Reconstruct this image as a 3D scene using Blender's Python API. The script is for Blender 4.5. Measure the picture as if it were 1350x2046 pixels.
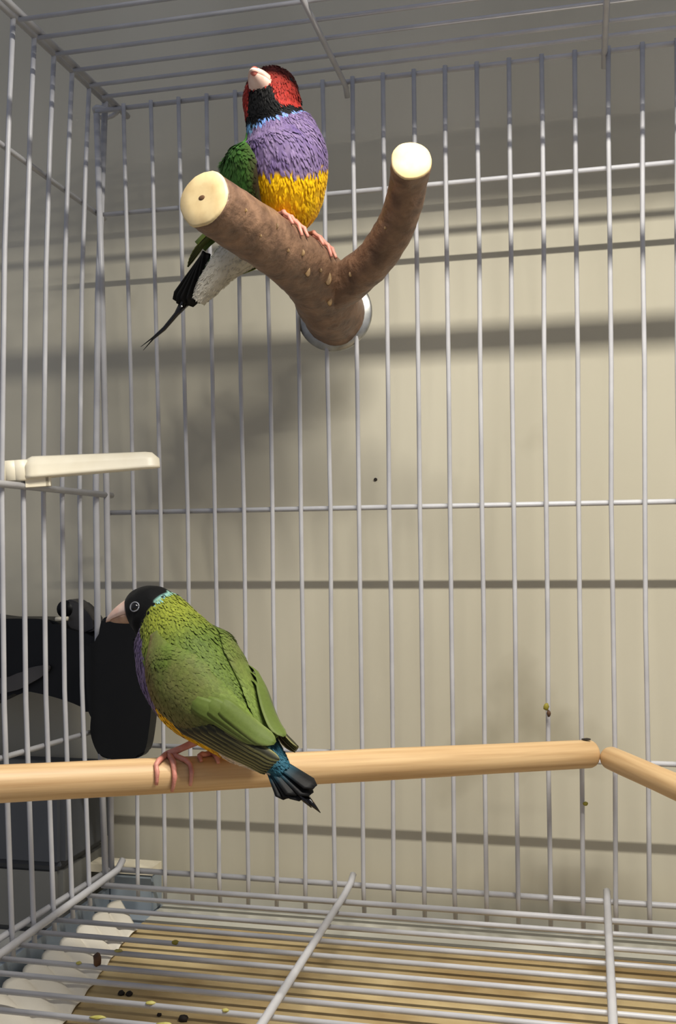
import bpy, bmesh, math, random
from mathutils import Vector as V, Matrix, noise
random.seed(7)
for o in list(bpy.data.objects): bpy.data.objects.remove(o)
SC = bpy.context.scene
COL = SC.collection
R = math.radians

# ------------------------------------------------------------------ camera
FPX = 2083.3
CAM_LOC = V((0.22892, -0.50156, 0.16710))
YAW, PITCH, ROLL = 0.23465, 0.03479, 0.01071
CM = Matrix.Rotation(YAW, 3, 'Z') @ Matrix.Rotation(PITCH, 3, 'X') @ Matrix.Rotation(ROLL, 3, 'Y')
RIGHT, FWD, UP = CM.col[0].copy(), CM.col[1].copy(), CM.col[2].copy()
cd = bpy.data.cameras.new('camera'); cam = bpy.data.objects.new('camera', cd); COL.objects.link(cam)
m3 = Matrix((RIGHT, UP, -FWD)).transposed()
cam.matrix_world = Matrix.Translation(CAM_LOC) @ m3.to_4x4()
cd.sensor_fit = 'VERTICAL'; cd.sensor_height = 36; cd.sensor_width = 24; cd.lens = FPX / 2046 * 36
cd.clip_start = 0.01; cd.clip_end = 50
SC.camera = cam

def ray(px, py): return RIGHT * ((px - 675) / FPX) + FWD - UP * ((py - 1023) / FPX)
def at(px, py, d=None, X=None, Y=None, Z=None):
    """A measured point of the photograph put at its own distance or on a plane of the cage."""
    r = ray(px, py)
    if d is None:
        d = (X - CAM_LOC.x) / r.x if X is not None else (Y - CAM_LOC.y) / r.y if Y is not None else (Z - CAM_LOC.z) / r.z
    return CAM_LOC + r * d

# ------------------------------------------------------------------ world, lamp light, exposure
w = bpy.data.worlds.new('room_light'); SC.world = w; w.use_nodes = True
bg = w.node_tree.nodes['Background']; bg.inputs[0].default_value = (0.80, 0.84, 1.0, 1); bg.inputs[1].default_value = 0.30
LAMP = V((0.30, -0.26, 0.46))
ld = bpy.data.lights.new('lamp_tube_light', 'AREA'); ld.shape = 'RECTANGLE'; ld.size = 0.30; ld.size_y = 0.008
ld.energy = 3.35; ld.color = (1.0, 0.95, 0.85)
lamp_light = bpy.data.objects.new('tube_light', ld); COL.objects.link(lamp_light)
SC.view_settings.view_transform = 'Standard'; SC.view_settings.look = 'None'
SC.view_settings.gamma = 1; SC.view_settings.exposure = 0.07; SC.view_settings.use_curve_mapping = False

# ------------------------------------------------------------------ helpers
def lin(r, g, b):
    f = lambda c: (c / 255 / 12.92) if c / 255 <= .04045 else ((c / 255 + .055) / 1.055) ** 2.4
    return (f(r), f(g), f(b), 1.0)

def mat(name, c1, c2=None, scale=40, rough=.5, stretch=(1, 1, 1), bump=0, bscale=200, metal=0, lo=.35, hi=.65, coords='Object', spec=.5, dist=.0005):
    m = bpy.data.materials.new(name); m.use_nodes = True
    nt = m.node_tree; b = nt.nodes['Principled BSDF']
    b.inputs['Base Color'].default_value = c1; b.inputs['Roughness'].default_value = rough
    b.inputs['Metallic'].default_value = metal; b.inputs['Specular IOR Level'].default_value = spec
    tc = nt.nodes.new('ShaderNodeTexCoord'); mp = nt.nodes.new('ShaderNodeMapping'); mp.inputs['Scale'].default_value = stretch
    nt.links.new(tc.outputs[coords], mp.inputs[0])
    if c2:
        n = nt.nodes.new('ShaderNodeTexNoise'); n.inputs['Scale'].default_value = scale; n.inputs['Detail'].default_value = 5
        nt.links.new(mp.outputs[0], n.inputs['Vector'])
        r = nt.nodes.new('ShaderNodeValToRGB'); r.color_ramp.elements[0].color = c1; r.color_ramp.elements[1].color = c2
        r.color_ramp.elements[0].position = lo; r.color_ramp.elements[1].position = hi
        nt.links.new(n.outputs['Fac'], r.inputs[0]); nt.links.new(r.outputs[0], b.inputs['Base Color'])
    if bump:
        n2 = nt.nodes.new('ShaderNodeTexNoise'); n2.inputs['Scale'].default_value = bscale; n2.inputs['Detail'].default_value = 6
        nt.links.new(mp.outputs[0], n2.inputs['Vector'])
        bp = nt.nodes.new('ShaderNodeBump'); bp.inputs['Strength'].default_value = bump; bp.inputs['Distance'].default_value = dist
        nt.links.new(n2.outputs['Fac'], bp.inputs['Height']); nt.links.new(bp.outputs[0], b.inputs['Normal'])
    return m

def attr_mat(name, rough=.6, bump=.25, sheen=.03, spec=.18):
    m = bpy.data.materials.new(name); m.use_nodes = True
    nt = m.node_tree; b = nt.nodes['Principled BSDF']
    a = nt.nodes.new('ShaderNodeAttribute'); a.attribute_name = 'plumage_colour'
    tc = nt.nodes.new('ShaderNodeTexCoord')
    n = nt.nodes.new('ShaderNodeTexNoise'); n.inputs['Scale'].default_value = 900; n.inputs['Detail'].default_value = 3
    nt.links.new(tc.outputs['Object'], n.inputs['Vector'])
    mx = nt.nodes.new('ShaderNodeMix'); mx.data_type = 'RGBA'; mx.blend_type = 'MULTIPLY'; mx.inputs[0].default_value = .45
    r = nt.nodes.new('ShaderNodeValToRGB'); r.color_ramp.elements[0].color = (.55, .55, .55, 1); r.color_ramp.elements[1].color = (1.15, 1.15, 1.15, 1)
    nt.links.new(n.outputs['Fac'], r.inputs[0])
    nt.links.new(a.outputs['Color'], mx.inputs[6]); nt.links.new(r.outputs[0], mx.inputs[7]); nt.links.new(mx.outputs[2], b.inputs['Base Color'])
    b.inputs['Roughness'].default_value = rough; b.inputs['Sheen Weight'].default_value = sheen; b.inputs['Specular IOR Level'].default_value = spec
    bp = nt.nodes.new('ShaderNodeBump'); bp.inputs['Strength'].default_value = bump; bp.inputs['Distance'].default_value = .0004
    nt.links.new(n.outputs['Fac'], bp.inputs['Height']); nt.links.new(bp.outputs[0], b.inputs['Normal'])
    return m

M = {}
M['wire'] = mat('white_coated_wire', lin(190, 190, 193), lin(176, 176, 180), 60, .38)
M['wall'] = mat('painted_wall', lin(206, 200, 180), lin(190, 184, 164), 9, .75, (1, 1, .35), .12, 240)
nt = M['wall'].node_tree; bs = nt.nodes['Principled BSDF']; src = bs.inputs['Base Color'].links[0].from_socket
tcw = nt.nodes.new('ShaderNodeTexCoord'); nz_ = nt.nodes.new('ShaderNodeTexNoise'); nz_.inputs['Scale'].default_value = 11; nz_.inputs['Detail'].default_value = 4
nt.links.new(tcw.outputs['Object'], nz_.inputs['Vector'])
rp = nt.nodes.new('ShaderNodeValToRGB'); rp.color_ramp.elements[0].position = .60; rp.color_ramp.elements[1].position = .78
rp.color_ramp.elements[0].color = (1, 1, 1, 1); rp.color_ramp.elements[1].color = (.62, .60, .55, 1); nt.links.new(nz_.outputs['Fac'], rp.inputs[0])
mxw = nt.nodes.new('ShaderNodeMix'); mxw.data_type = 'RGBA'; mxw.blend_type = 'MULTIPLY'; mxw.inputs[0].default_value = 1
nt.links.new(src, mxw.inputs[6]); nt.links.new(rp.outputs[0], mxw.inputs[7]); nt.links.new(mxw.outputs[2], bs.inputs['Base Color'])
M['shelf'] = mat('shelf_surface', lin(150, 150, 146), lin(128, 128, 126), 14, .7)
M['dowel'] = mat('dowel_wood', lin(214, 182, 136), lin(180, 144, 100), 420, .5, (.035, 1, 1), .25, 420, lo=.3, hi=.75)
M['bark'] = mat('branch_bark', lin(92, 69, 54), lin(144, 112, 88), 150, .48, (1, 1, 1), .9, 300, lo=.3, hi=.74, dist=.001)
M['scar'] = mat('bark_scar', lin(150, 120, 76), lin(90, 68, 44), 260, .6, bump=.5, bscale=500)
M['cut'] = mat('cut_wood', lin(228, 204, 154), lin(206, 176, 124), 160, .6, lo=.4, hi=.8)
M['pith'] = mat('pith', lin(96, 66, 40), None, rough=.8)
M['steel'] = mat('washer_steel', lin(186, 186, 182), lin(140, 140, 138), 120, .36, metal=.85)
M['black'] = mat('black_plastic', lin(9, 10, 12), lin(13, 14, 16), 30, .45, spec=.3)
M['dgrey'] = mat('charcoal_plastic', lin(62, 60, 60), lin(52, 50, 50), 50, .5)
M['cream'] = mat('cream_plastic', lin(244, 236, 214), lin(236, 226, 200), 60, .4)
M['slate'] = mat('slate_plastic', lin(70, 73, 78), lin(62, 64, 70), 8, .6)
M['grey'] = mat('grey_plastic', lin(112, 112, 108), lin(100, 100, 97), 9, .6)
M['tray'] = mat('tray_plastic', lin(150, 162, 172), lin(138, 148, 158), 14, .5)
M['paper'] = mat('white_paper', lin(226, 220, 206), lin(214, 207, 192), 30, .8, bump=.1, bscale=120)
M['kraft'] = mat('stained_paper', lin(192, 172, 128), lin(146, 122, 80), 24, .85, (1, 1.4, 1), .2, 120, lo=.34, hi=.66)
M['greypaper'] = mat('grey_paper', lin(196, 194, 182), lin(182, 180, 168), 20, .8)
M['leg'] = mat('bird_leg', lin(214, 150, 132), lin(190, 122, 108), 300, .5, bump=.3, bscale=1200)
M['beak'] = mat('beak_horn', lin(242, 214, 198), lin(230, 190, 172), 260, .35)
M['beakred'] = mat('beak_red', lin(176, 84, 74), lin(196, 110, 96), 260, .35)
M['beakdark'] = mat('beak_brown', lin(168, 128, 104), lin(200, 164, 136), 260, .35)
M['eye'] = mat('eye_black', lin(10, 8, 8), None, rough=.08)
M['eyering'] = mat('eye_ring', lin(120, 122, 128), None, rough=.5)
M['feather'] = attr_mat('body_feathers')
M['vane'] = attr_mat('flight_feathers', .6, .12, .04, .25)
M['husk'] = mat('husk_brown', lin(62, 40, 24), lin(92, 62, 36), 300, .7)
M['olive'] = mat('crumb_olive', lin(112, 104, 26), lin(140, 130, 40), 300, .7)
M['lime'] = mat('crumb_lime', lin(158, 152, 72), lin(186, 178, 112), 300, .7)
M['dark'] = mat('crumb_dark', lin(36, 28, 22), None, rough=.8)

def new_obj(name, me, m=None, parent=None, smooth=False):
    o = bpy.data.objects.new(name, me); COL.objects.link(o)
    if m is not None and not me.materials: me.materials.append(M[m] if isinstance(m, str) else m)
    if parent is not None: o.parent = parent; o.matrix_parent_inverse = parent.matrix_world.inverted()
    if smooth:
        for p in me.polygons: p.use_smooth = True
    return o
def from_bm(name, bm, m, parent=None, smooth=False):
    me = bpy.data.meshes.new(name); bmesh.ops.recalc_face_normals(bm, faces=bm.faces); bm.to_mesh(me); bm.free()
    return new_obj(name, me, m, parent, smooth)
def tag(o, label, cat, group=None):
    o['label'] = label; o['category'] = cat
    if group: o['group'] = group
    return o
def empty(name, loc):
    o = bpy.data.objects.new(name, None); COL.objects.link(o); o.location = loc; o.empty_display_size = .01
    o.matrix_world = Matrix.Translation(loc); return o
def struct(o, label=None):
    o['kind'] = 'structure'
    if label: o['label'] = label
    return o

def frames(pts):
    out = []; prev = None
    n = len(pts)
    for i in range(n):
        t = (pts[min(i + 1, n - 1)] - pts[max(i - 1, 0)]).normalized()
        if prev is None:
            a = V((0, 0, 1)) if abs(t.z) < .9 else V((1, 0, 0)); s = t.cross(a).normalized()
        else: s = (prev - t * prev.dot(t)).normalized()
        prev = s; out.append((t, s, t.cross(s)))
    return out
def add_tube(bm, pts, rad, seg=8, caps=True):
    pts = [V(p) for p in pts]
    rads = rad if isinstance(rad, (list, tuple)) else [rad] * len(pts)
    rings = []
    for (t, s, u), p, r in zip(frames(pts), pts, rads):
        rings.append([bm.verts.new(p + (s * math.cos(a) + u * math.sin(a)) * r) for a in [2 * math.pi * k / seg for k in range(seg)]])
    for a, b in zip(rings, rings[1:]):
        for k in range(seg): bm.faces.new((a[k], a[(k + 1) % seg], b[(k + 1) % seg], b[k]))
    if caps: bm.faces.new(rings[0]); bm.faces.new(rings[-1])
    return rings
def tube(name, pts, rad, m, parent=None, seg=8):
    bm = bmesh.new(); add_tube(bm, pts, rad, seg); return from_bm(name, bm, m, parent, True)
def catmull(pts, n):
    """n samples per span, works for tuples/Vectors of any length"""
    P = [list(p) for p in pts]; out = []
    for i in range(len(P) - 1):
        p0, p1, p2, p3 = P[max(i - 1, 0)], P[i], P[i + 1], P[min(i + 2, len(P) - 1)]
        for k in range(n):
            t = k / n
            out.append([.5 * (2 * b + (c - a) * t + (2 * a - 5 * b + 4 * c - d) * t * t + (3 * b - a - 3 * c + d) * t ** 3) for a, b, c, d in zip(p0, p1, p2, p3)])
    out.append(P[-1]); return out
def box_bm(bm, lo, hi):
    vs = [bm.verts.new((x, y, z)) for x in (lo[0], hi[0]) for y in (lo[1], hi[1]) for z in (lo[2], hi[2])]
    for f in ((0, 1, 3, 2), (4, 6, 7, 5), (0, 4, 5, 1), (2, 3, 7, 6), (0, 2, 6, 4), (1, 5, 7, 3)): bm.faces.new([vs[i] for i in f])
def box(name, lo, hi, m, parent=None, bev=0):
    bm = bmesh.new(); box_bm(bm, lo, hi)
    if bev: bmesh.ops.bevel(bm, geom=bm.edges[:], offset=bev, segments=2, affect='EDGES')
    return from_bm(name, bm, m, parent)
def prism(name, outline, y0, y1, m, parent=None, bev=0):
    """outline: list of world points near one XZ plane; extruded between y0 and y1"""
    bm = bmesh.new()
    a = [bm.verts.new((p.x, y0, p.z)) for p in outline]; b = [bm.verts.new((p.x, y1, p.z)) for p in outline]
    n = len(a); bm.faces.new(a); bm.faces.new(b[::-1])
    for i in range(n): bm.faces.new((a[i], b[i], b[(i + 1) % n], a[(i + 1) % n]))
    if bev:
        es = [e for e in bm.edges if abs(e.verts[0].co.y - e.verts[1].co.y) < 1e-6]
        bmesh.ops.bevel(bm, geom=es, offset=bev, segments=2, affect='EDGES')
    return from_bm(name, bm, m, parent)

# ------------------------------------------------------------------ setting
WALL_Y = 0.040; SHELF_Z = -0.0262
struct(box('wall_back', (-1.2, WALL_Y, SHELF_Z), (1.4, WALL_Y + .02, 1.1), 'wall'))
struct(box('floor', (-1.2, -.55, SHELF_Z - .02), (1.4, WALL_Y + .02, SHELF_Z), 'shelf'))  # shelf board that the cage stands on, not the room's floor

# ------------------------------------------------------------------ bird cage
cage = empty('bird_cage', (.2, -.16, SHELF_Z))
tag(cage, 'white wire bird cage of thin vertical bars, with roof grid and floor grid', 'bird cage')
S = .015
def quad3(z, a, b, c):  # value at height z through (z0,v0),(z1,v1),(z2,v2)
    (x0, y0), (x1, y1), (x2, y2) = a, b, c
    return (y0 * (z - x1) * (z - x2) / ((x0 - x1) * (x0 - x2)) + y1 * (z - x0) * (z - x2) / ((x1 - x0) * (x1 - x2)) + y2 * (z - x0) * (z - x1) / ((x2 - x0) * (x2 - x1)))
def back_pt(i, z, off=0):
    return V((i * S + quad3(z, (0, -.0014), (.187, 0), (.3943, .0022)), quad3(z, (0, .0067), (.187, 0), (.3943, -.0152)) + off, z))
NB = 30
RW, RB = .00112, .0013
bm = bmesh.new()
add_tube(bm, [back_pt(-1.1, .3943, .0022), back_pt(NB + .3, .3943, .0022)], RB)
add_tube(bm, [back_pt(-1.1, 0, .0024), back_pt(NB + .3, 0, .0024)], .0015)
add_tube(bm, [back_pt(-1, z) for z in (-.006, .1, .2, .3, .392)], .0017)
back = from_bm('back_panel', bm, 'wire', cage, True)
for i in range(NB + 1):
    j = [random.uniform(-.0004, .0004) for _ in range(3)]
    pts = [back_pt(i, z) + V((j[k % 3] * (0 < k < 8), j[(k + 1) % 3] * (0 < k < 8), 0)) for k, z in enumerate((-.0125, 0, .065, .13, .187, .25, .31, .36, .3955))]
    tube('vertical_wire', pts, RW, 'wire', back)
for z in (.3415, .187, .0655):
    tube('crossbar', [back_pt(-.95, z, .0023), back_pt(10, z, .0023), back_pt(NB + .3, z, .0023)], RB, 'wire', back)

def left_pt(y, z, off=0):
    return V((quad3(z, (.0035, -.0153), (.1963, -.0178), (.4006, -.0112)) + off, y + quad3(z, (.0035, .0042), (.1963, 0), (.4006, -.0017)), z))
NL = 18; SL = .01784
bm = bmesh.new()
add_tube(bm, [left_pt(.002, .401), left_pt(-.33, .4015)], .0015)
add_tube(bm, [left_pt(.004, .0005, -.0022), left_pt(-.097, .0026, -.0022), left_pt(-.33, .004, -.0022)], .0015)
add_tube(bm, [left_pt(-.007, z) for z in (-.004, .1, .2, .3, .402)], .0017)
left = from_bm('left_panel', bm, 'wire', cage, True)
for i in range(1, NL + 1):
    y = -.007 - SL * i
    tube('vertical_wire', [left_pt(y, z) for z in (-.009, .003, .1, .196, .3, .36, .402)], RW + .00006, 'wire', left)
tube('crossbar', [left_pt(.002, .3423, -.0022), left_pt(-.33, .3493, -.0022)], RB, 'wire', left)
tube('crossbar', [left_pt(.006, .1963, .0025), left_pt(-.33, .1963, .0025)], .0016, 'wire', left)
tube('crossbar', [left_pt(.0, .0742, -.0022), left_pt(-.33, .0872, -.0022)], RB, 'wire', left)

# roof grid
bm = bmesh.new()
add_tube(bm, [(-.0035, .002, .3965), (-.0035, -.33, .4000)], .0016)
add_tube(bm, [(-.0035, -.33, .400), (.46, -.33, .400)], .0016)
add_tube(bm, [(-.0035, -.158, .3975), (.46, -.158, .3975)], .0024)   # unseen bar added to cast the broad shadow band on the wall
roof = from_bm('roof_grid', bm, 'wire', cage, True)
ry = [-.0264, -.0398, -.0565, -.0733, -.0892, -.1055]
for y in ry: tube('roof_wire', [(-.004, y, .3950), (.46, y, .3950)], .00105, 'wire', roof)
for x0, x1 in ((.1181, .1200), (.2405, .2422), (.362, .364)):
    tube('roof_crossbar', [(x0, -.0085, .3885), (x0, -.0120, .3925), (x0, -.018, .3929), (x0 + (x1 - x0) * .45, -.158, .3950)], .0014, 'wire', roof)
bm = bmesh.new()
add_tube(bm, [(-.013 + .006 * math.cos(a), -.004 + .006 * math.sin(a), .3975 + .001 * math.sin(2 * a)) for a in [R(20 + 32 * k) for k in range(10)]], .0012)
from_bm('corner_clip', bm, 'wire', cage, True)

# floor grid
bm = bmesh.new()
add_tube(bm, [(-.0127, .0125, .0040), (-.0127, .006, .0006), (-.0123, -.1065, -.0004), (-.012, -.33, -.0004)], .0018)
fgrid = from_bm('floor_grid', bm, 'wire', cage, True)
fy = [-.010, -.026, -.0431, -.0601, -.0759, -.0908, -.1062, -.1198] + [-.1198 - .0152 * k for k in range(1, 13)]
for k, y in enumerate(fy): tube('floor_wire', [(-.0135, y, -.0022), (.46, y, -.0022)], .0015 if k == 0 else .0012, 'wire', fgrid)
for x0, x1 in ((.1119, .1146), (.2346, .2343), (.357, .354)):
    tube('floor_crossbar', [(x0, .0122, .0042), (x0, .0060, .0016), (x0 + (x1 - x0) * .1, -.01, .0006), (x1, -.145, .0006), (x1 + (x1 - x0) * .8, -.33, .0006)], .0017, 'wire', fgrid)

# ------------------------------------------------------------------ tray under the floor grid
tray = empty('cage_tray', (.2, -.15, SHELF_Z))
tag(tray, 'grey plastic tray lying under the wire floor grid of the cage', 'tray')
box('tray_bottom', (-.024, -.34, SHELF_Z), (.47, .030, SHELF_Z + .003), 'tray', tray)
box('tray_wall', (-.024, -.34, SHELF_Z + .003), (-.0215, .030, -.012), 'tray', tray)
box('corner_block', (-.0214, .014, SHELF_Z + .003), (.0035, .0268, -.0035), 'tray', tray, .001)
box('tray_wall', (-.021, .027, SHELF_Z + .003), (.47, .030, -.015), 'greypaper', tray)
FZ = SHELF_Z + .0036
kr = box('stained_paper', (.0045, -.33, SHELF_Z + .003), (.46, -.001, FZ), 'kraft')
tag(kr, 'tan stained paper sheet lining the tray under the floor grid', 'paper')
gp = box('grey_paper', (.0045, -.0005, SHELF_Z + .003), (.46, .026, FZ), 'greypaper')
tag(gp, 'pale grey paper strip along the rear edge of the tray', 'paper')
def sm_(x): x = max(0, min(1, x)); return x
# ruffled white sheet leaning up the tray's left wall
bm = bmesh.new(); NU, NV = 170, 14; g = []
for i in range(NU + 1):
    y = .014 - .325 * i / NU; row = []
    ph = y / .0165 * 2 * math.pi
    wd = .0235 + .018 * sm_(-y / .11)
    for k in range(NV + 1):
        v = k / NV
        x = -.0158 + wd * v - .0018 * math.sin(ph) * (1 - v)
        z = SHELF_Z + .0042 + .0032 * (1 - v) ** 1.2 + .0026 * abs(math.sin(ph / 2)) * (1 - v * .45)
        row.append(bm.verts.new((x, y - .028 * v, z)))
    g.append(row)
for i in range(NU):
    for k in range(NV): bm.faces.new((g[i][k], g[i + 1][k], g[i + 1][k + 1], g[i][k + 1]))
po = from_bm('paper_liner', bm, 'paper', None, True)
so = po.modifiers.new('thick', 'SOLIDIFY'); so.thickness = .0003
tag(po, 'white ruffled paper sheet lying along the side of the tray', 'paper')

# ------------------------------------------------------------------ lamp above the roof
lamp = empty('strip_lamp', (LAMP.x, LAMP.y, .399))
tag(lamp, 'slim white strip lamp on two brackets standing on the cage roof', 'lamp')
hx = .165
bm = bmesh.new()
box_bm(bm, (LAMP.x - hx, LAMP.y - .042, LAMP.z + .002), (LAMP.x + hx, LAMP.y + .042, LAMP.z + .014))
box_bm(bm, (LAMP.x - hx, LAMP.y + .040, LAMP.z - .0150), (LAMP.x + hx, LAMP.y + .042, LAMP.z + .002))
box_bm(bm, (LAMP.x - hx, LAMP.y - .042, LAMP.z - .0150), (LAMP.x + hx, LAMP.y - .040, LAMP.z + .002))
from_bm('lamp_housing', bm, 'wire', lamp)
for sx in (-1, 1):
    x = LAMP.x + sx * (hx + .003)
    tube('bracket', [(x, LAMP.y, LAMP.z + .006), (x, LAMP.y, .3985)], .003, 'wire', lamp)
lamp_light.location = LAMP + V((0, 0, .0008)); lamp_light.parent = lamp; lamp_light.matrix_parent_inverse = lamp.matrix_world.inverted()

# ------------------------------------------------------------------ perches
def dowel(name, a, b, r, label, group=None):
    L = (b - a).length; bm = bmesh.new(); seg = 28
    prof = [(0, r * .80), (.0008, r * .93), (.0022, r)] + [(L * k / 12, r * (1 + .012 * math.sin(k * 1.7))) for k in range(1, 12)] + [(L - .0022, r), (L - .0008, r * .93), (L, r * .80)]
    rings = [[bm.verts.new((x, q * math.cos(2 * math.pi * k / seg), q * math.sin(2 * math.pi * k / seg))) for k in range(seg)] for x, q in prof]
    for p, q in zip(rings, rings[1:]):
        for k in range(seg): bm.faces.new((p[k], p[(k + 1) % seg], q[(k + 1) % seg], q[k]))
    bm.faces.new(rings[0]); bm.faces.new(rings[-1])
    o = from_bm(name, bm, 'dowel', None, True)
    o.matrix_world = Matrix.Translation(a) @ (b - a).to_track_quat('X', 'Z').to_matrix().to_4x4()
    return tag(o, label, 'perch', group)
PB = at(1183, 1506, Y=-.004); PA0 = at(0, 1566, .352)
PA = PB + (PA0 - PB) * ((PB.x + .0155) / (PB.x - PA0.x))
PR = .0064
dowel('perch', PA, PB, PR, 'long round wooden dowel perch with the black-headed finch on it')
QA = at(1216, 1513, Y=-.005); QB = at(1350, 1572, Z=QA.z); QB = QB + (QB - QA).normalized() * .12
dowel('perch', QA, QB, .0052, 'short wooden dowel perch meeting the end of the long perch')

# forked branch perch
br = empty('branch_perch', at(668, 627, Y=-.003))
tag(br, 'forked natural branch perch with sawn ends, bolted to the back wires', 'perch')
def loft_branch(name, st, parent):
    """st: px,py,depth,radius"""
    P = catmull([list(at(a, b, d)) + [r] for a, b, d, r in st], 10)
    pts = [V(p[:3]) for p in P]; rad = [p[3] for p in P]
    bm = bmesh.new(); seg = 32; rings = []
    for i, ((t, s, u), p, r) in enumerate(zip(frames(pts), pts, rad)):
        ring = []
        for k in range(seg):
            a = 2 * math.pi * k / seg; d = s * math.cos(a) + u * math.sin(a)
            q = p + d * r
            q += d * (noise.noise(q * 90) * .0008 + noise.noise(q * 320) * .00035)
            ring.append(bm.verts.new(q))
        rings.append(ring)
    for a, b in zip(rings, rings[1:]):
        for k in range(seg): bm.faces.new((a[k], a[(k + 1) % seg], b[(k + 1) % seg], b[k]))
    bm.faces.new(rings[0])
    fr = frames(pts)
    end = ([v.co.copy() for v in rings[-1]], fr[-1][0], pts[-1], rad[-1])
    bm.faces.new(rings[-1])
    return from_bm(name, bm, 'bark', parent, True), end
ARM = [(670, 632, .515, .0150), (655, 600, .492, .0150), (625, 552, .466, .0138), (555, 496, .434, .0122), (480, 446, .408, .0114), (407, 398, .388, .0110)]
main, e1 = loft_branch('main_limb', ARM, br)
ARM2 = [(648, 592, .482, .0100), (690, 566, .468, .0098), (738, 528, .452, .0088), (778, 474, .436, .0080), (805, 410, .422, .0077), (818, 352, .410, .0077), (822, 322, .400, .0078)]
side, e2 = loft_branch('side_limb', ARM2, br)
def cut_face(end, parent, pith):
    ring, t, c, r = end
    bm = bmesh.new(); prev = None
    for f, h in ((1.0, .0), (.985, .0006), (.93, .0011), (.5, .0013), (.14, .0013)):
        cur = [bm.verts.new(c + (p - c) * f + t * h) for p in ring]
        if prev:
            n = len(ring)
            for k in range(n): bm.faces.new((prev[k], prev[(k + 1) % n], cur[(k + 1) % n], cur[k]))
        prev = cur
    bm.faces.new(prev)
    o = from_bm('cut_face', bm, 'cut', parent, True)
    if pith:
        bm = bmesh.new(); bmesh.ops.create_icosphere(bm, subdivisions=2, radius=1)
        q = t.to_track_quat('Z', 'Y').to_matrix()
        for v in bm.verts: v.co = c + t * .0012 + q @ V((v.co.x * .0016, v.co.y * .0011, v.co.z * .0004))
        from_bm('pith', bm, 'pith', o, True)
    o['label'] = 'pale round sawn end'
cut_face(e1, br, True); cut_face(e2, br, False)
from mathutils.bvhtree import BVHTree
def surf(px, py):
    best = None
    for o_ in (main, side):
        tr = BVHTree.FromPolygons([v.co for v in o_.data.vertices], [p.vertices for p in o_.data.polygons])
        h = tr.ray_cast(CAM_LOC, o_.matrix_world.to_3x3() @ ray(px, py).normalized())
        if h[0] is not None and (best is None or h[3] < best[2]): best = (h[0], h[1], h[3])
    return (best[0], best[1]) if best else (at(px, py, .45), -FWD)
for px, py, d, rx in ((614, 542, .4465, .0020), (655, 556, .4660, .0026), (658, 600, .4765, .0021), (604, 505, .4440, .0012), (552, 452, 0, .0010), (520, 470, 0, .0006), (575, 500, 0, .0007), (490, 420, 0, .0006), (700, 548, 0, .0010), (770, 455, 0, .0007), (640, 540, 0, .0008)):   # knots on the bark
    bm = bmesh.new(); bmesh.ops.create_icosphere(bm, subdivisions=2, radius=1)
    c, nk = surf(px, py)
    for v in bm.verts: v.co = c + RIGHT * v.co.x * rx * .55 + UP * v.co.y * rx * 1.3 + nk * v.co.z * .0009
    from_bm('bark_knot', bm, 'scar', br, True)
wc = at(668, 626, Y=-.0045)
bm = bmesh.new(); seg = 48; prev = None
for r_, y_ in ((.0045, .0008), (.0185, .0008), (.0190, .0003), (.0190, -.0006), (.0184, -.0012), (.0150, -.0030), (.0045, -.0034)):
    cur = [bm.verts.new(wc + V((r_ * math.cos(2 * math.pi * k / seg), y_, r_ * math.sin(2 * math.pi * k / seg)))) for k in range(seg)]
    if prev:
        for k in range(seg): bm.faces.new((prev[k], prev[(k + 1) % seg], cur[(k + 1) % seg], cur[k]))
    prev = cur
from_bm('washer', bm, 'steel', br, True)
tube('bolt', [wc + V((0, -.010, 0)), wc + V((0, .016, 0))], .003, 'steel', br, 12)

# ------------------------------------------------------------------ cream plastic side perch
cp = empty('plastic_perch', at(48, 945, X=-.0165))
tag(cp, 'cream plastic clip-on perch bar sticking in from the side wires', 'perch')
A = at(52, 938, X=-.0150); Bp = at(318, 920, A.y * 0 + (A - CAM_LOC).dot(FWD) + .012)
ax = (Bp - A).normalized(); L = (Bp - A).length; sd = V((0, 0, 1)).cross(ax).normalized(); upv = ax.cross(sd)
bm = bmesh.new(); prev = None; NS = 20
for i in range(NS + 1):
    s = i / NS; x = L * s
    e = 1.0
    if s > .9: e = math.sqrt(max(0, 1 - ((s - .9) / .1) ** 2)) * .75 + .25
    if s < .05: e = .75 + .25 * (s / .05)
    hw = (.0058 - .0008 * s) * (.35 + .65 * e); h = (.0105 - .0028 * s)
    prof = [(-hw, -h * .42), (-hw * 1.08, -h * .30), (-hw, -h * .24), (-hw, .10 * h * e), (-hw * .7, h * .46 * e), (0, h * .56 * e), (hw * .7, h * .46 * e), (hw, .10 * h * e), (hw, -h * .24), (hw * 1.08, -h * .30), (hw, -h * .42)]
    cur = [bm.verts.new(A + ax * x + sd * p + upv * q) for p, q in prof]
    if prev:
        n = len(cur)
        for k in range(n): bm.faces.new((prev[k], prev[(k + 1) % n], cur[(k + 1) % n], cur[k]))
    else: bm.faces.new(cur)
    prev = cur
bm.faces.new(prev)
from_bm('bar', bm, 'cream', cp, True)
for k in range(3):
    c = A - ax * (.0022 + .0042 * k)
    bm = bmesh.new(); r_ = .0052
    pts = [V(c + upv * z) for z in (-.0052, -.0046, 0, .0036, .0042)]
    add_tube(bm, pts, [r_ * .8, r_, r_, r_, r_ * .8], 16)
    from_bm('ribbed_grip', bm, 'cream', cp, True)
bm = bmesh.new()
box_bm(bm, (-.004, -.003, -.0042), (.006, .003, 0)); box_bm(bm, (.0048, -.003, -.0042), (.0068, .003, .001))
for v in bm.verts: v.co = A + ax * (v.co.x + .0035) + sd * v.co.y + upv * (v.co.z - .004)
from_bm('clip_hook', bm, 'cream', cp)

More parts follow.
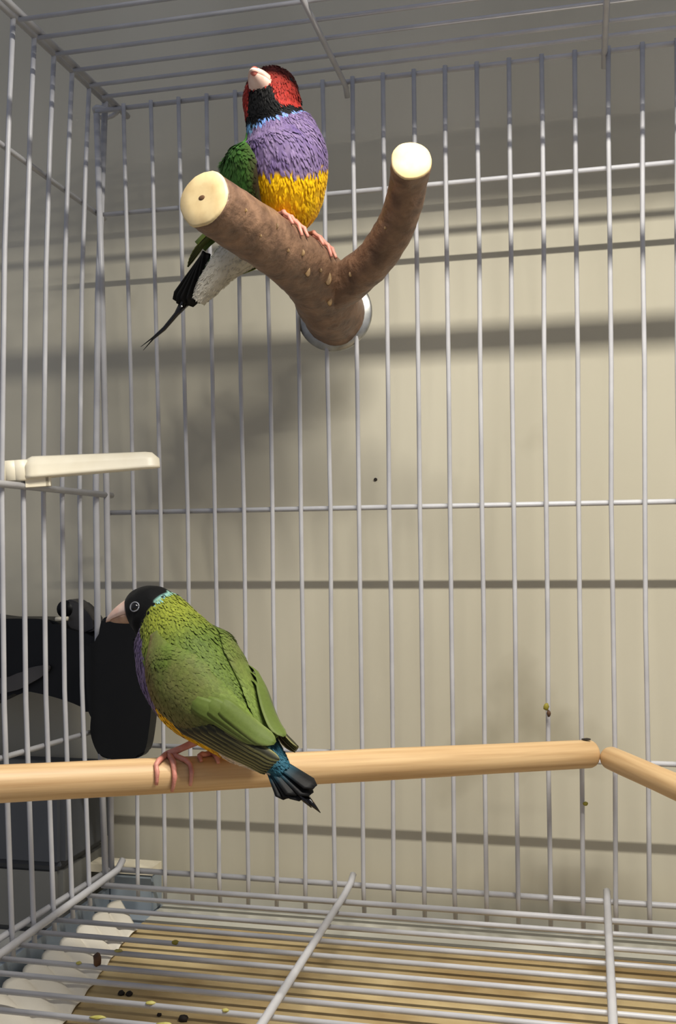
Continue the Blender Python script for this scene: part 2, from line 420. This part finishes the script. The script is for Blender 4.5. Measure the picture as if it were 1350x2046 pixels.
# ------------------------------------------------------------------ black clamp at the corner
cl = empty('spring_clamp', at(200, 1512, Y=-.012))
tag(cl, 'black plastic clamp gripping the corner post of the cage', 'clamp')
def ol(pts, Y):
    q = catmull(pts[-1:] + pts + pts[:2], 4)[4:-4]
    return [at(a, b, Y=Y) for a, b in q[:-1]]
pad = [(206, 1246), (216, 1232), (262, 1232), (288, 1262), (303, 1330), (307, 1400), (302, 1460), (293, 1500), (272, 1514), (216, 1514), (198, 1498), (186, 1462), (187, 1422), (180, 1395), (176, 1330), (174, 1290), (198, 1284)]
prism('jaw_pad', ol(pad, -.014), -.017, -.009, 'black', cl, .0012)
arm = [(-130, 1236), (20, 1234), (108, 1236), (150, 1254), (196, 1268), (214, 1290), (214, 1420), (186, 1412), (150, 1397), (100, 1383), (54, 1377), (20, 1392), (-130, 1440)]
prism('arm', ol(arm, .004), -.004, .014, 'black', cl, .0016)
prism('lever', ol([(-120, 1372), (20, 1352), (60, 1334), (96, 1330), (92, 1346), (60, 1366), (20, 1382), (-120, 1402)], -.006), -.0072, -.004, 'dgrey', cl, .0006)
prism('wedge', ol([(140, 1204), (160, 1200), (190, 1228), (198, 1258), (150, 1258)], .006), .000, .012, 'dgrey', cl, .001)
kc = at(140, 1216, Y=.006)
tube('knob', [kc + V((0, -.006, 0)), kc + V((0, .006, 0))], .0046, 'black', cl, 18)
kc = at(122, 1237, Y=-.003)
tube('screw_glint', [kc + V((-.003, 0, 0)), kc + V((.004, 0, .0003))], .0011, 'cream', cl, 8)  # clamp screw, its bright glint put into the pale cream colour

# ------------------------------------------------------------------ box outside the cage, left
bx = empty('storage_box', (-.17, 0, SHELF_Z))
tag(bx, 'dark grey box standing against the wall outside the side wires', 'box')
box('box_lid', (-.34, -.020, .008), (-.030, .036, .052), 'slate', bx, .003)
box('box_body', (-.335, -.017, SHELF_Z), (-.033, .036, .008), 'grey', bx, .003)
pl = box('wooden_slat', (-.034, .0135, -.0035), (.0035, .026, .0005), 'cream')
o_ = None
tag(pl, 'cream coloured flat strip resting on the tray edge behind the corner', 'strip')

# ------------------------------------------------------------------ finches
def mixc(a, b, f): return tuple(x + (y - x) * f for x, y in zip(a, b))
def clamp(x, a=0, b=1): return max(a, min(b, x))
def sm(x, a, b): x = clamp((x - a) / (b - a)); return x * x * (3 - 2 * x)
GREEN = lin(90, 108, 44); LGREEN = lin(130, 138, 48); OLIVE = lin(106, 102, 62); DGREEN = lin(60, 84, 36); MGREEN = lin(70, 124, 50)
PURPLE = lin(96, 78, 126); LPURPLE = lin(140, 122, 154); YELLOW = lin(255, 206, 20); WHITE = lin(214, 208, 192); BLACK = lin(3, 3, 4)
RED = lin(164, 44, 36); DRED = lin(100, 36, 28); TURQ = lin(130, 196, 206); BLUE = lin(120, 160, 230); TEAL = lin(44, 92, 110); BRON = lin(126, 104, 62); FLESH = lin(214, 160, 124)

class Bird:
    def __init__(s, st, dorsal_list, seg=56, n=9):
        rows = []
        for (px, py, d, la, do, ve), dv in zip(st, dorsal_list): rows.append(list(at(px, py, d)) + [la, do, ve] + list(V(dv).normalized()))
        s.n = n; s.N = len(st) - 1; s.head = .35
        s.S = catmull(rows, n)
    def stn(s, t):
        x = clamp(t, 0, s.N) * s.n; i = min(int(x), len(s.S) - 2); f = x - i
        return [a + (b - a) * f for a, b in zip(s.S[i], s.S[i + 1])]
    def frame(s, t):
        r = s.stn(t); a = V(s.stn(t - .25)[:3]); b = V(s.stn(t + .25)[:3])
        tn = (b - a).normalized(); d = V(r[6:9]); d = (d - tn * d.dot(tn)).normalized(); l = tn.cross(d)
        return V(r[:3]), tn, d, l, r[3], r[4], r[5]
    def pt(s, t, phi, off=0, minr=0):
        c, tn, d, l, la, do, ve = s.frame(t)
        x, y = math.sin(phi), math.cos(phi)
        k = do if y > 0 else ve
        la_, k = max(la, minr), max(k, minr)
        return c + l * x * (la_ + off) + d * y * (k + off)
    def body(s, name, colour, parent, seg=56, cards=6000, card=(.0030, .0011), skip=None):
        nr = s.N * s.n; verts = []; cols = []; faces = []
        for i in range(nr + 1):
            t = i / s.n
            for k in range(seg):
                ph = 2 * math.pi * k / seg
                p = s.pt(t, ph); n_ = noise.noise(p * 260) * .0004
                p = s.pt(t, ph, n_); verts.append(p)
        for i in range(nr):
            for k in range(seg): faces.append((i * seg + k, i * seg + (k + 1) % seg, (i + 1) * seg + (k + 1) % seg, (i + 1) * seg + k))
        a = len(verts); verts.append(V(s.S[0][:3])); b = len(verts); verts.append(V(s.S[-1][:3]))
        for k in range(seg): faces.append((a, (k + 1) % seg, k)); faces.append((b, nr * seg + k, nr * seg + (k + 1) % seg))
        for i, v in enumerate(verts):
            t = (i // seg) / s.n if i < a else (0 if i == a else s.N)
            ph = 2 * math.pi * (i % seg) / seg
            if ph > math.pi: ph -= 2 * math.pi
            cols.append(colour(v, t, ph))
        o = col_mesh(name, verts, faces, cols, 'feather', parent)
        # small overlapping contour feathers
        rnd = random.Random(3); fv = []; ff = []; fc = []
        cnt = 0
        while cnt < cards:
            t = rnd.uniform(s.head, s.N - .2); c, tn, d, l, la, do, ve = s.frame(t)
            if rnd.random() > (la + do) / .034: continue
            ph = rnd.uniform(-math.pi, math.pi); p = s.pt(t, ph, .0001)
            if skip and skip(p, t, ph): cnt += 1; continue
            e = .02; du = (s.pt(t + e, ph) - s.pt(t - e, ph)).normalized(); dv = (s.pt(t, ph + .03) - s.pt(t, ph - .03)).normalized()
            nn = du.cross(dv).normalized()
            if nn.dot(p - c) < 0: nn = -nn
            dv = nn.cross(du); j = rnd.uniform(-.35, .35); du2 = (du * math.cos(j) + dv * math.sin(j)); dv2 = nn.cross(du2)
            sc = clamp((la + do) / .034, .45, 1) * rnd.uniform(.8, 1.2); Lc, Wc = card[0] * sc, card[1] * sc
            co = colour(p, t, ph); f = rnd.uniform(.8, 1.22); co = (co[0] * f, co[1] * f, co[2] * f, 1)
            base = len(fv); lift = rnd.uniform(.00005, .00022)
            for (x, y, z) in ((0, 0, -.0003), (.4, -.5, .0), (.4, .5, .0), (.4, 0, .00015), (.8, -.4, .00006), (.8, .4, .00006), (.8, 0, .00018), (1.05, 0, .0001)):
                fv.append(p + du2 * x * Lc + dv2 * y * Wc + nn * (z + lift * x)); fc.append(co)
            for q in ((0, 1, 3), (0, 3, 2), (1, 4, 6, 3), (3, 6, 5, 2), (4, 7, 6), (6, 7, 5)): ff.append(tuple(base + z for z in q))
            cnt += 1
        p_ = col_mesh('contour_feathers', fv, ff, fc, 'feather', o); p_['kind'] = 'stuff'
        return o
def col_mesh(name, verts, faces, cols, m, parent):
    me = bpy.data.meshes.new(name); me.from_pydata([tuple(v) for v in verts], [], faces)
    at_ = me.color_attributes.new('plumage_colour', 'FLOAT_COLOR', 'POINT')
    for i, c in enumerate(cols): at_.data[i].color = c
    me.update()
    return new_obj(name, me, m, parent, True)
def blade(name, line, widths, nrm, colour, parent, th=.00025, m='vane', nx=6, camber=.15):
    """a feather: a cambered vane along a line of points"""
    pts = [V(p) for p in line]; v = []; f = []; c = []
    n = len(pts)
    for i, p in enumerate(pts):
        t = (pts[min(i + 1, n - 1)] - pts[max(i - 1, 0)]).normalized(); N = nrm[i] if isinstance(nrm, list) else nrm
        N = (N - t * N.dot(t)).normalized(); sdir = t.cross(N)
        for k in range(nx + 1):
            x = -1 + 2 * k / nx
            v.append(p + sdir * x * widths[i] + N * (-camber * widths[i] * x * x + (.0002 if k == nx // 2 else 0))); c.append(colour(i / (n - 1), x))
    for i in range(n - 1):
        for k in range(nx): a = i * (nx + 1) + k; f.append((a, a + 1, a + nx + 2, a + nx + 1))
    o = col_mesh(name, v, f, c, m, parent)
    s_ = o.modifiers.new('thick', 'SOLIDIFY'); s_.thickness = th
    return o
def wing_shell(b, name, t0, t1, lo, up, off, minr, colour, parent, nu=34, nv=14):
    """covert shell hugging the flank; lo/up give angle limits along the wing"""
    v = []; f = []; c = []
    for i in range(nu + 1):
        u = i / nu; t = t0 + (t1 - t0) * u
        for k in range(nv + 1):
            w_ = k / nv; ph = up(u) + (lo(u) - up(u)) * w_
            edge = 1 - abs(2 * w_ - 1) ** 3
            p = b.pt(t, ph, off(u) * (.35 + .65 * edge), minr(u)); v.append(p); c.append(colour(u, w_, p))
    for i in range(nu):
        for k in range(nv): a = i * (nv + 1) + k; f.append((a, a + 1, a + nv + 2, a + nv + 1))
    o = col_mesh(name, v, f, c, 'feather', parent)
    s_ = o.modifiers.new('thick', 'SOLIDIFY'); s_.thickness = .0007; s_.offset = 0
    rnd = random.Random(11); fv = []; ff = []; fc = []
    def P(u, w_):
        edge = 1 - abs(2 * w_ - 1) ** 3
        return b.pt(t0 + (t1 - t0) * u, up(u) + (lo(u) - up(u)) * w_, off(u) * (.35 + .65 * edge) + .0004, minr(u))
    for _ in range(2200):
        u = rnd.uniform(.02, .80) ** 1.0; w_ = rnd.uniform(.02, .98); p = P(u, w_); c_ = b.frame(t0 + (t1 - t0) * u)[0]
        du = (P(u + .01, w_) - P(u - .01, w_)).normalized(); dv = (P(u, w_ + .02) - P(u, w_ - .02)); nn = du.cross(dv).normalized()
        if nn.dot(p - c_) < 0: nn = -nn
        dv = nn.cross(du).normalized(); j = rnd.uniform(-.2, .2); du, dv = du * math.cos(j) + dv * math.sin(j), dv * math.cos(j) - du * math.sin(j)
        sc = rnd.uniform(.8, 1.2); Lc, Wc = .0036 * sc, .0016 * sc; q_ = rnd.uniform(.86, 1.16); co = colour(u, w_, p); co = (co[0] * q_, co[1] * q_, co[2] * q_, 1)
        base = len(fv)
        for (x, y, z) in ((0, 0, -.0002), (.4, -.5, 0), (.4, .5, 0), (.4, 0, .0001), (.8, -.4, .00005), (.8, .4, .00005), (.8, 0, .00015), (1.05, 0, .0001)):
            fv.append(p + du * x * Lc + dv * y * Wc + nn * z); fc.append(co)
        for q in ((0, 1, 3), (0, 3, 2), (1, 4, 6, 3), (3, 6, 5, 2), (4, 7, 6), (6, 7, 5)): ff.append(tuple(base + z for z in q))
    k_ = col_mesh('covert_feathers', fv, ff, fc, 'feather', o); k_['kind'] = 'stuff'
    return o
def wing_feather(b, t0, t1, ph0, ph1, wid, off, minr, colour, parent, n=14):
    line = []; nr = []; ws = []
    for i in range(n + 1):
        u = i / n; t = t0 + (t1 - t0) * u; ph = ph0 + (ph1 - ph0) * u
        p = b.pt(t, ph, off - .0035 * (1 - sm(u, 0, .22)), minr(u)); c = b.frame(t)[0]; line.append(p); nr.append((p - c).normalized())
        ws.append(wid * (.55 + .45 * sm(u, 0, .3)) * (math.sqrt(max(0, 1 - sm(u, .72, 1.02) ** 2)) * .95 + .05))
    return blade('flight_feather', line, ws, nr, colour, parent)
def beak(parent, base, tip, upv, wid, hgt, mu, ml):
    ax_ = (tip - base); L_ = ax_.length; ax_.normalize(); upv = (upv - ax_ * upv.dot(ax_)).normalized(); sdv = ax_.cross(upv)
    for nm, sgn, mm in (('upper_mandible', 1, mu), ('lower_mandible', -1, ml)):
        bm = bmesh.new(); prev = None; NS = 12; LL = L_ * (1 if sgn > 0 else .86)
        for i in range(NS + 1):
            s = i / NS; e = (1 - s) ** .62 * (1 + .12 * s); e = max(e, .02)
            drop = -.12 * hgt * s * s * (1 if sgn > 0 else .3)
            cur = []
            for k in range(11):
                a = math.pi * k / 10
                cur.append(bm.verts.new(base + ax_ * (LL * s) + sdv * math.cos(a) * wid * e + upv * (sgn * (math.sin(a) * hgt * e * (1 if sgn > 0 else .62) + .00008) + drop)))
            if prev:
                for k in range(10): bm.faces.new((prev[k], prev[k + 1], cur[k + 1], cur[k]))
                bm.faces.new((prev[10], prev[0], cur[0], cur[10]))
            else: bm.faces.new(cur)
            prev = cur
        bm.faces.new(prev)
        from_bm(nm, bm, mm, parent, True)
def eye(parent, c, nrm, r, ring=True):
    bm = bmesh.new(); bmesh.ops.create_uvsphere(bm, u_segments=20, v_segments=12, radius=r)
    for v in bm.verts: v.co = c + v.co
    e = from_bm('eye', bm, 'eye', parent, True)
    if ring:
        q = nrm.to_track_quat('Z', 'Y').to_matrix()
        tube_pts = [c + nrm * r * .45 + q @ V((math.cos(a) * r * 1.12, math.sin(a) * r * 1.02, 0)) for a in [2 * math.pi * k / 24 for k in range(25)]]
        tube('eye_ring', tube_pts, r * .17, 'eyering', e, 6)
def foot(parent, hip, knee, p0, axis, outd, upd, pr, fsign=1):
    """leg from hip via ankle to a perch; toes wrap round the perch. p0 on perch axis, outd = direction of front toes across the perch"""
    top = p0 + upd * (pr + .0012)
    lg = tube('leg', [hip, (hip + knee) / 2 + outd * .0006, knee, (knee + top) / 2, top], [.0024, .0019, .0015, .00125, .0015], 'leg', parent, 10)
    for da, off, arc, rr in ((0, 0, 128, .00095), (.0055, .0010, 112, .0009), (-.0055, -.0010, 104, .0009)):
        pts = []
        for k in range(10):
            s = k / 9; a = R(arc * fsign) * s
            lat = off + da * min(1, s * 2.2)
            rad = pr + rr * (1.0 + (.45 if k in (3, 6) else 0))
            pts.append(p0 + axis * lat + upd * math.cos(a) * rad + outd * math.sin(a) * rad)
        tube('toe', pts, [rr * (1.25 - .55 * k / 9 + (.12 if k in (3, 6) else 0)) for k in range(10)], 'leg', lg, 8)
    pts = [p0 + upd * math.cos(R(110) * k / 7) * (pr + .001) - outd * math.sin(R(110) * k / 7) * (pr + .001) for k in range(8)]
    tube('toe', pts, [.0012 * (1.2 - .5 * k / 7) for k in range(8)], 'leg', lg, 8)

# ---- black-headed finch on the long dowel perch
f1 = empty('finch', PA + (PB - PA) * .30)
tag(f1, 'black-headed finch with olive green back perched on the long dowel', 'bird')
ST = [(264, 1222, .4075, .0036, .0044, .0040), (274, 1219, .4065, .0072, .0080, .0080), (298, 1222, .404, .0098, .0104, .0110), (324, 1238, .401, .0106, .0112, .0130),
      (342, 1272, .3975, .0134, .0145, .0186), (366, 1320, .393, .0166, .0176, .0218), (402, 1376, .388, .0172, .0172, .0196), (448, 1424, .3835, .0145, .0138, .0158), (486, 1466, .379, .0110, .0100, .0118), (522, 1500, .375, .0076, .0066, .0078), (552, 1528, .372, .0048, .0042, .0042), (568, 1543, .3705, .0030, .0024, .0024)]
DV = [(.45, -.30, .85)] * 3 + [(.5, -.42, .75)] * 2 + [(.5, -.52, .68)] * 7
b1 = Bird(ST, DV); b1.head = 2.7
hc1 = at(294, 1222, .404)
def col1(p, t, ph):
    a = abs(ph); nz = noise.noise(p * 420) * .14 + noise.noise(p * 140) * .1
    if t + nz * .6 < 3.05 - .35 * math.cos(ph): return BLACK
    if t + nz * .5 < 3.15 - .35 * math.cos(ph) and a < .7: return mixc(TURQ, LGREEN, .45 + nz)
    back_ = mixc(LGREEN, GREEN, sm(t, 3.4, 5.2)); back_ = mixc(back_, DGREEN, clamp(nz * 2.5))
    back_ = mixc(back_, TEAL, sm(t, 8.6, 9.6))
    lim = 1.75 + nz - .25 * (1 - sm(t, 5.2, 6.2))
    if a < lim: return back_
    if t < 5.7 + nz: return mixc(LPURPLE, PURPLE, clamp(.4 + nz * 3))
    if t < 8.0 + nz * 2: return mixc(YELLOW, lin(222, 164, 60), clamp(.3 + nz * 2 + .3 * sm(t, 7, 8)))
    return mixc(WHITE, FLESH, clamp(.2 - nz))
body1 = b1.body('body', col1, f1, cards=7000)
def wcol1(u, w_, p):
    nz = noise.noise(p * 300) * .5 + noise.noise(p * 90) * .6
    c = mixc(OLIVE, GREEN, clamp(.5 + nz * .6 - (w_ - .5) * .7)); c = mixc(c, lin(110, 130, 56), clamp(sm(u, .35, .7) * (1 - w_) * 1.1))
    c = mixc(c, BRON, clamp(sm(w_, .55, .95) * (1 - sm(u, .15, .5)) * .8))
    c = mixc(c, lin(60, 62, 40), clamp(sm(w_, .6, 1) * sm(u, .3, .6)))
    return c
for sg in (1, -1):
    wing = wing_shell(b1, 'wing', 4.15, 9.35, lambda u: sg * (1.12 + .60 * sm(u, 0, .34) - .85 * sm(u, .42, 1)), lambda u: sg * (.90 - .62 * sm(u, 0, .35) - .22 * sm(u, .35, .75)),
                      lambda u: .0004 + .0019 * sm(u, 0, .2), lambda u: .0068 * sm(u, .4, .8) + .001, wcol1, f1)
    for k in range(7):
        wing_feather(b1, 5.8 + .25 * k, 10.2 + .05 * k, sg * (1.80 - .145 * k), sg * (1.30 - .135 * k), .0017, .0022 + .00032 * k, lambda u: .0064, 
                     lambda u, x: mixc(lin(44, 44, 30), lin(156, 152, 96), sm(abs(x), .55, .9) * .9 * sm(u, .1, .35)), wing)
    for k in range(3):
        wing_feather(b1, 6.2 + .3 * k, 9.2 + .22 * k, sg * (1.0 - .18 * k), sg * (.42 - .1 * k), .0036, .0044 + .0003 * k, lambda u: .0068,
                     lambda u, x: mixc(lin(90, 106, 44), lin(136, 148, 88), sm(abs(x), .7, 1) * .6 * sm(u, .35, .7)), wing)
tb = at(530, 1506, .374)
for k, (ex, ey, w_) in enumerate(((572, 1596, .0030), (590, 1594, .0034), (604, 1598, .0034), (622, 1588, .0034), (630, 1574, .0030), (598, 1588, .0040))):
    e = at(ex, ey, .3655); n_ = 8
    line = [tb + (e - tb) * (i / n_) + V((0, 0, .0006 * k / 6)) for i in range(n_ + 1)]
    ws = [w_ * (.65 + .5 * i / n_) * (1 if i < n_ else .35) for i in range(n_ + 1)]
    blade('tail_feather', line, ws, b1.frame(9.5)[2] + FWD * (-.001 * k), lambda u, x: mixc(TEAL, BLACK, sm(u, .25, .7)), f1)
for ex, ey in ((640, 1624), (622, 1614)):
    e = at(ex, ey, .3645)
    tube('tail_filament', [tb + (e - tb) * .7, tb + (e - tb) * .86, e], [.0014, .0009, .00012], M['eye'], f1, 6)
g1 = (at(214, 1238, .4125) - at(258, 1222, .4075)).normalized()
beak(f1, at(268, 1225, .4062), at(211, 1240, .4125), V((0, 0, 1)), .0054, .0064, 'beak', 'beakdark')
fe, tn, dd, ll, la, do, ve = b1.frame(1.75)
for sg in (1, -1):
    en = (ll * sg * .93 + dd * .30).normalized()
    sgn = en
    ep = b1.pt(2.0, sg * 1.15, -.0004); eye(f1, ep, (ep - b1.frame(2.0)[0]).normalized(), .0017)
PAX = (PB - PA).normalized()
upd = (V((0, 0, 1)) - PAX * PAX.z).normalized(); outd = PAX.cross(upd)
if outd.y > 0: outd = -outd
def on_perch(px):
    best = min(range(400), key=lambda k: abs((lambda q: 675 + FPX * (q - CAM_LOC).dot(RIGHT) / (q - CAM_LOC).dot(FWD))(PA + (PB - PA) * (k / 400)) - px))
    return PA + (PB - PA) * (best / 400)
for px, hipt, ph in ((336, 6.9, 2.7), (424, 7.3, -2.6)):
    c = on_perch(px); hp = b1.pt(hipt, ph, -.003)
    foot(f1, hp, (hp + c + upd * .010) / 2 + PAX * .004, c, PAX, outd, upd, PR, 1 if px < 400 else .4)

# ---- red-headed finch on the forked branch
def arm_pt(px):
    P = catmull([list(at(a, b_, d)) + [r] for a, b_, d, r in ARM], 30)
    q = min(P, key=lambda p: abs(675 + FPX * (V(p[:3]) - CAM_LOC).dot(RIGHT) / (V(p[:3]) - CAM_LOC).dot(FWD) - px))
    return V(q[:3]), q[3]
f2 = empty('finch', arm_pt(560)[0])
tag(f2, 'red-headed finch with purple breast and yellow belly on the forked branch', 'bird')
ST = [(549, 143, .434, .0012, .0012, .0012), (548, 151, .4335, .0060, .0060, .0060), (546, 168, .4325, .0096, .0098, .0098), (543, 195, .4315, .0116, .0118, .0118), (545, 220, .4315, .0116, .0118, .0116),
      (550, 242, .432, .0122, .0125, .0120), (560, 270, .433, .0154, .0155, .0148), (568, 312, .4345, .0175, .0225, .0175), (570, 360, .4405, .0176, .0225, .0170), (568, 404, .4505, .0158, .0185, .0150),
      (554, 440, .4615, .0122, .0130, .0100), (505, 484, .4675, .0098, .0100, .0090), (452, 528, .470, .0074, .0066, .0070), (414, 574, .472, .0052, .0032, .0050), (396, 602, .4735, .0030, .0015, .0026)]
DV = [(-.35, .8, .2)] * 5 + [(-.7, .66, .15)] * 2 + [(-.84, .52, .12)] * 3 + [(-.62, .7, .4)] * 2 + [(-.5, .6, .6)] * 3
b2 = Bird(ST, DV); b2.head = .8
h2 = at(538, 201, .4318)
g2 = (-RIGHT * .28 + UP * .27 - FWD * .92).normalized()
s2 = g2.cross(V((0, 0, 1))).normalized(); u2 = s2.cross(g2).normalized()
def col2(p, t, ph):
    a = abs(ph); nz = noise.noise(p * 420) * .14 + noise.noise(p * 140) * .1
    if t < 4.75 + nz * .4 + .25 * (math.cos(ph) < 0):
        n_ = (p - h2).normalized(); f = n_.dot(g2); e = n_.dot(u2); s_ = n_.dot(s2)
        if f < -.40 + nz * .5: return mixc(GREEN, TURQ, .4) if f > -.62 else GREEN
        if f < -.22 + nz * .3: return BLACK
        th = .50 - .45 * clamp(e + .2)
        if e < -.12 + nz * .4 and abs(s_) < .40 + .25 * clamp(-e): return BLACK
        if t > 4.35 + nz * .3: return BLACK
        if e < -.78 + nz * .3: return BLACK
        return mixc(RED, DRED, clamp(.45 + e * .9 + nz * 2.2))
    if t < 5.15 + nz * .5: return mixc(BLUE, TURQ, clamp(.35 + .6 * math.cos(ph * 1) + nz)) if a > .8 else mixc(TURQ, GREEN, .5)
    front = a > 1.15 + nz * .6
    if not front: return mixc(MGREEN, DGREEN, clamp(.3 + nz * 2))
    if t < 7.32 + nz * .8: return mixc(PURPLE, LPURPLE, clamp(.45 + nz * 3.5))
    if t < 10.6 + nz * .8: return mixc(YELLOW, lin(230, 168, 14), clamp(.3 + nz * 3))
    return mixc(WHITE, lin(190, 184, 168), clamp(.4 + nz * 2))
body2 = b2.body('body', col2, f2, cards=8000, card=(.0032, .0009))
def wcol2(u, w_, p):
    nz = noise.noise(p * 300) * .5 + noise.noise(p * 90) * .5
    c = mixc(MGREEN, DGREEN, clamp(.25 + nz)); c = mixc(c, lin(50, 34, 22), sm(w_, .8, 1) * sm(u, .1, .3))
    return mixc(c, lin(110, 128, 60), sm(u, .6, .95))
for sg in (1, -1):
    wing = wing_shell(b2, 'wing', 5.15, 12.2, lambda u: sg * (1.2 + .55 * sm(u, 0, .25) - 1.05 * sm(u, .5, 1)), lambda u: sg * (.9 - .6 * sm(u, 0, .35)),
                      lambda u: .0004 + .0056 * sm(u, 0, .22), lambda u: .0122 * sm(u, .4, .8) + .001, wcol2, f2)
    for k in range(6):
        wing_feather(b2, 8.6 + .25 * k, 12.3 + .12 * k, sg * (1.55 - .12 * k), sg * (.85 - .09 * k), .0022, .0036 + .0002 * k, lambda u: .0118,
                     lambda u, x: mixc(lin(36, 40, 24), lin(140, 150, 60), sm(abs(x), .6, .95) * .9), wing)
tb = at(412, 505, .475)
for k, (ex, ey, w_) in enumerate(((348, 600, .0026), (356, 608, .0030), (366, 612, .0032), (380, 612, .0032), (396, 606, .0026))):
    e = at(ex, ey, .478); n_ = 8
    line = [tb + (e - tb) * (i / n_) for i in range(n_ + 1)]
    ws = [w_ * (.7 + .4 * i / n_) * (1 if i < n_ else .4) for i in range(n_ + 1)]
    blade('tail_feather', line, ws, b2.frame(13)[2] + FWD * .02 * k, lambda u, x: BLACK, f2)
for k, (ex, ey) in enumerate(((281, 693), (286, 700))):
    pts = [at(368, 606, .4745), at(352, 628, .475), at(328, 655 + 3 * k, .4755), at(306, 674 + 3 * k, .476), at(ex, ey, .4765)]
    tube('tail_filament', pts, [.0022, .0011, .0007, .0004, .0001], M['eye'], f2, 6)
beak(f2, h2 + g2 * .0090, h2 + g2 * .0205, u2, .0056, .0058, 'beak', 'beak')
bm = bmesh.new(); bmesh.ops.create_icosphere(bm, subdivisions=3, radius=1)
for v in bm.verts: v.co = h2 + g2 * (.0172 + v.co.z * .0022) + s2 * (v.co.x * .0019) + u2 * (.0006 + v.co.y * .0021)
from_bm('beak_tip', bm, 'beakred', f2, True)
for sg in (1, -1):
    en = (s2 * sg * .86 + g2 * .42 + u2 * .28).normalized()
    eye(f2, at(543, 194, .4318) + en * .0101, en, .0018, False)
for px, hipt, ph in ((548, 9.6, -2.5), (604, 9.9, 2.6)):
    c, r_ = arm_pt(px); d_ = (arm_pt(px + 12)[0] - arm_pt(px - 12)[0]).normalized()
    ud = (V((.25, .1, 1)) - d_ * V((.25, .1, 1)).dot(d_)).normalized(); od = d_.cross(ud)
    if od.y > 0: od = -od
    hp = b2.pt(hipt, ph, -.003)
    foot(f2, hp, (hp + c + ud * r_) / 2 + V((0, .002, 0)), c, d_, od, ud, r_, .52)

# ------------------------------------------------------------------ crumbs and husks
def crumb(name, c, rx, ry, rz, m, label, cat='crumb', group=None, seed=0):
    bm = bmesh.new(); bmesh.ops.create_icosphere(bm, subdivisions=2, radius=1)
    for v in bm.verts:
        k = 1 + .35 * noise.noise(v.co * 1.7 + V((seed * 3.1, seed, 0)))
        v.co = c + RIGHT * v.co.x * rx * k + FWD * v.co.y * ry * k + UP * v.co.z * rz * k
    return tag(from_bm(name, bm, m, None, True), label, cat, group)
def on_floor_wire(px, py):
    p = at(px, py, Z=-.001); y = min(fy, key=lambda q: abs(q - p.y)); return at(px, py, Y=y - .0004)
crumb('seed_husk', on_floor_wire(194, 1918), .0018, .0014, .0030, 'husk', 'dark brown curled seed husk caught on a floor wire', 'husk', seed=1)
crumb('crumb', on_floor_wire(350, 1883), .0016, .0014, .0010, 'olive', 'olive crumb sitting on a floor wire above the tan paper', seed=2)
YG = 'yellow-green dropping stuck on '
for k, (px, py, rx, lb) in enumerate(((236, 1898, .0018, 'thin ' + YG + 'the floor wire next to the brown husk'), (157, 1920, .0012, 'tiny ' + YG + 'the same floor wire as the brown husk'), (301, 2003, .0020, 'round ' + YG + 'a floor wire over the tan paper'),
        (195, 2026, .0030, 'long pale ' + YG + 'a floor wire over the white paper'), (450, 2012, .0013, 'small ' + YG + 'a floor wire beside the floor crossbar'), (328, 2040, .0030, 'long pale ' + YG + 'a floor wire over the tan paper'))):
    p = on_floor_wire(px, py); crumb('dropping', V((p.x, p.y, -.0010)), rx, .0011, .0006, 'lime', lb, 'dropping', 'droppings on the floor wires', seed=3 + k)
for k, (px, py, r_, lb) in enumerate(((242, 1988, .0015, 'flat dark dropping on the tan paper, beside a rounder one'), (258, 1989, .0015, 'rounder dark dropping on the tan paper, beside a flat one'), (366, 2040, .0020, 'largest dark dropping lying alone on the tan paper'), (318, 2030, .0010, 'smallest dark speck of dropping on the tan paper'))):
    p = at(px, py, Z=FZ); p.z = FZ + r_ * .5
    crumb('dropping', p, r_, r_, r_ * .7, 'dark', lb, 'dropping', 'dark droppings in the tray', seed=20 + k)
crumb('seed_husk', at(1091, 1412, Y=.0005), .0013, .0011, .0018, 'olive', 'olive husk stuck on a back wire above the long perch', 'husk', seed=30).location.y -= .0008
crumb('seed_husk', at(1096, 1425, Y=.0008), .0009, .0009, .0016, 'husk', 'brown husk fragment stuck just under the olive husk on the back wire', 'husk', seed=31).location.y -= .0008
crumb('crumb', at(1169, 1606, Y=.003), .0012, .0011, .0010, 'olive', 'olive crumb stuck on a back wire below the long perch', seed=32)
crumb('crumb', at(750, 958, Y=WALL_Y - .0004), .0009, .0005, .0009, 'dark', 'tiny dark speck stuck to the wall behind the cage', 'speck', seed=33)
crumb('crumb', at(1171, 1477, Y=PB.y - .004), .0022, .0012, .0005, 'dark', 'dark flake lying on the end of the long perch', 'flake', seed=34)
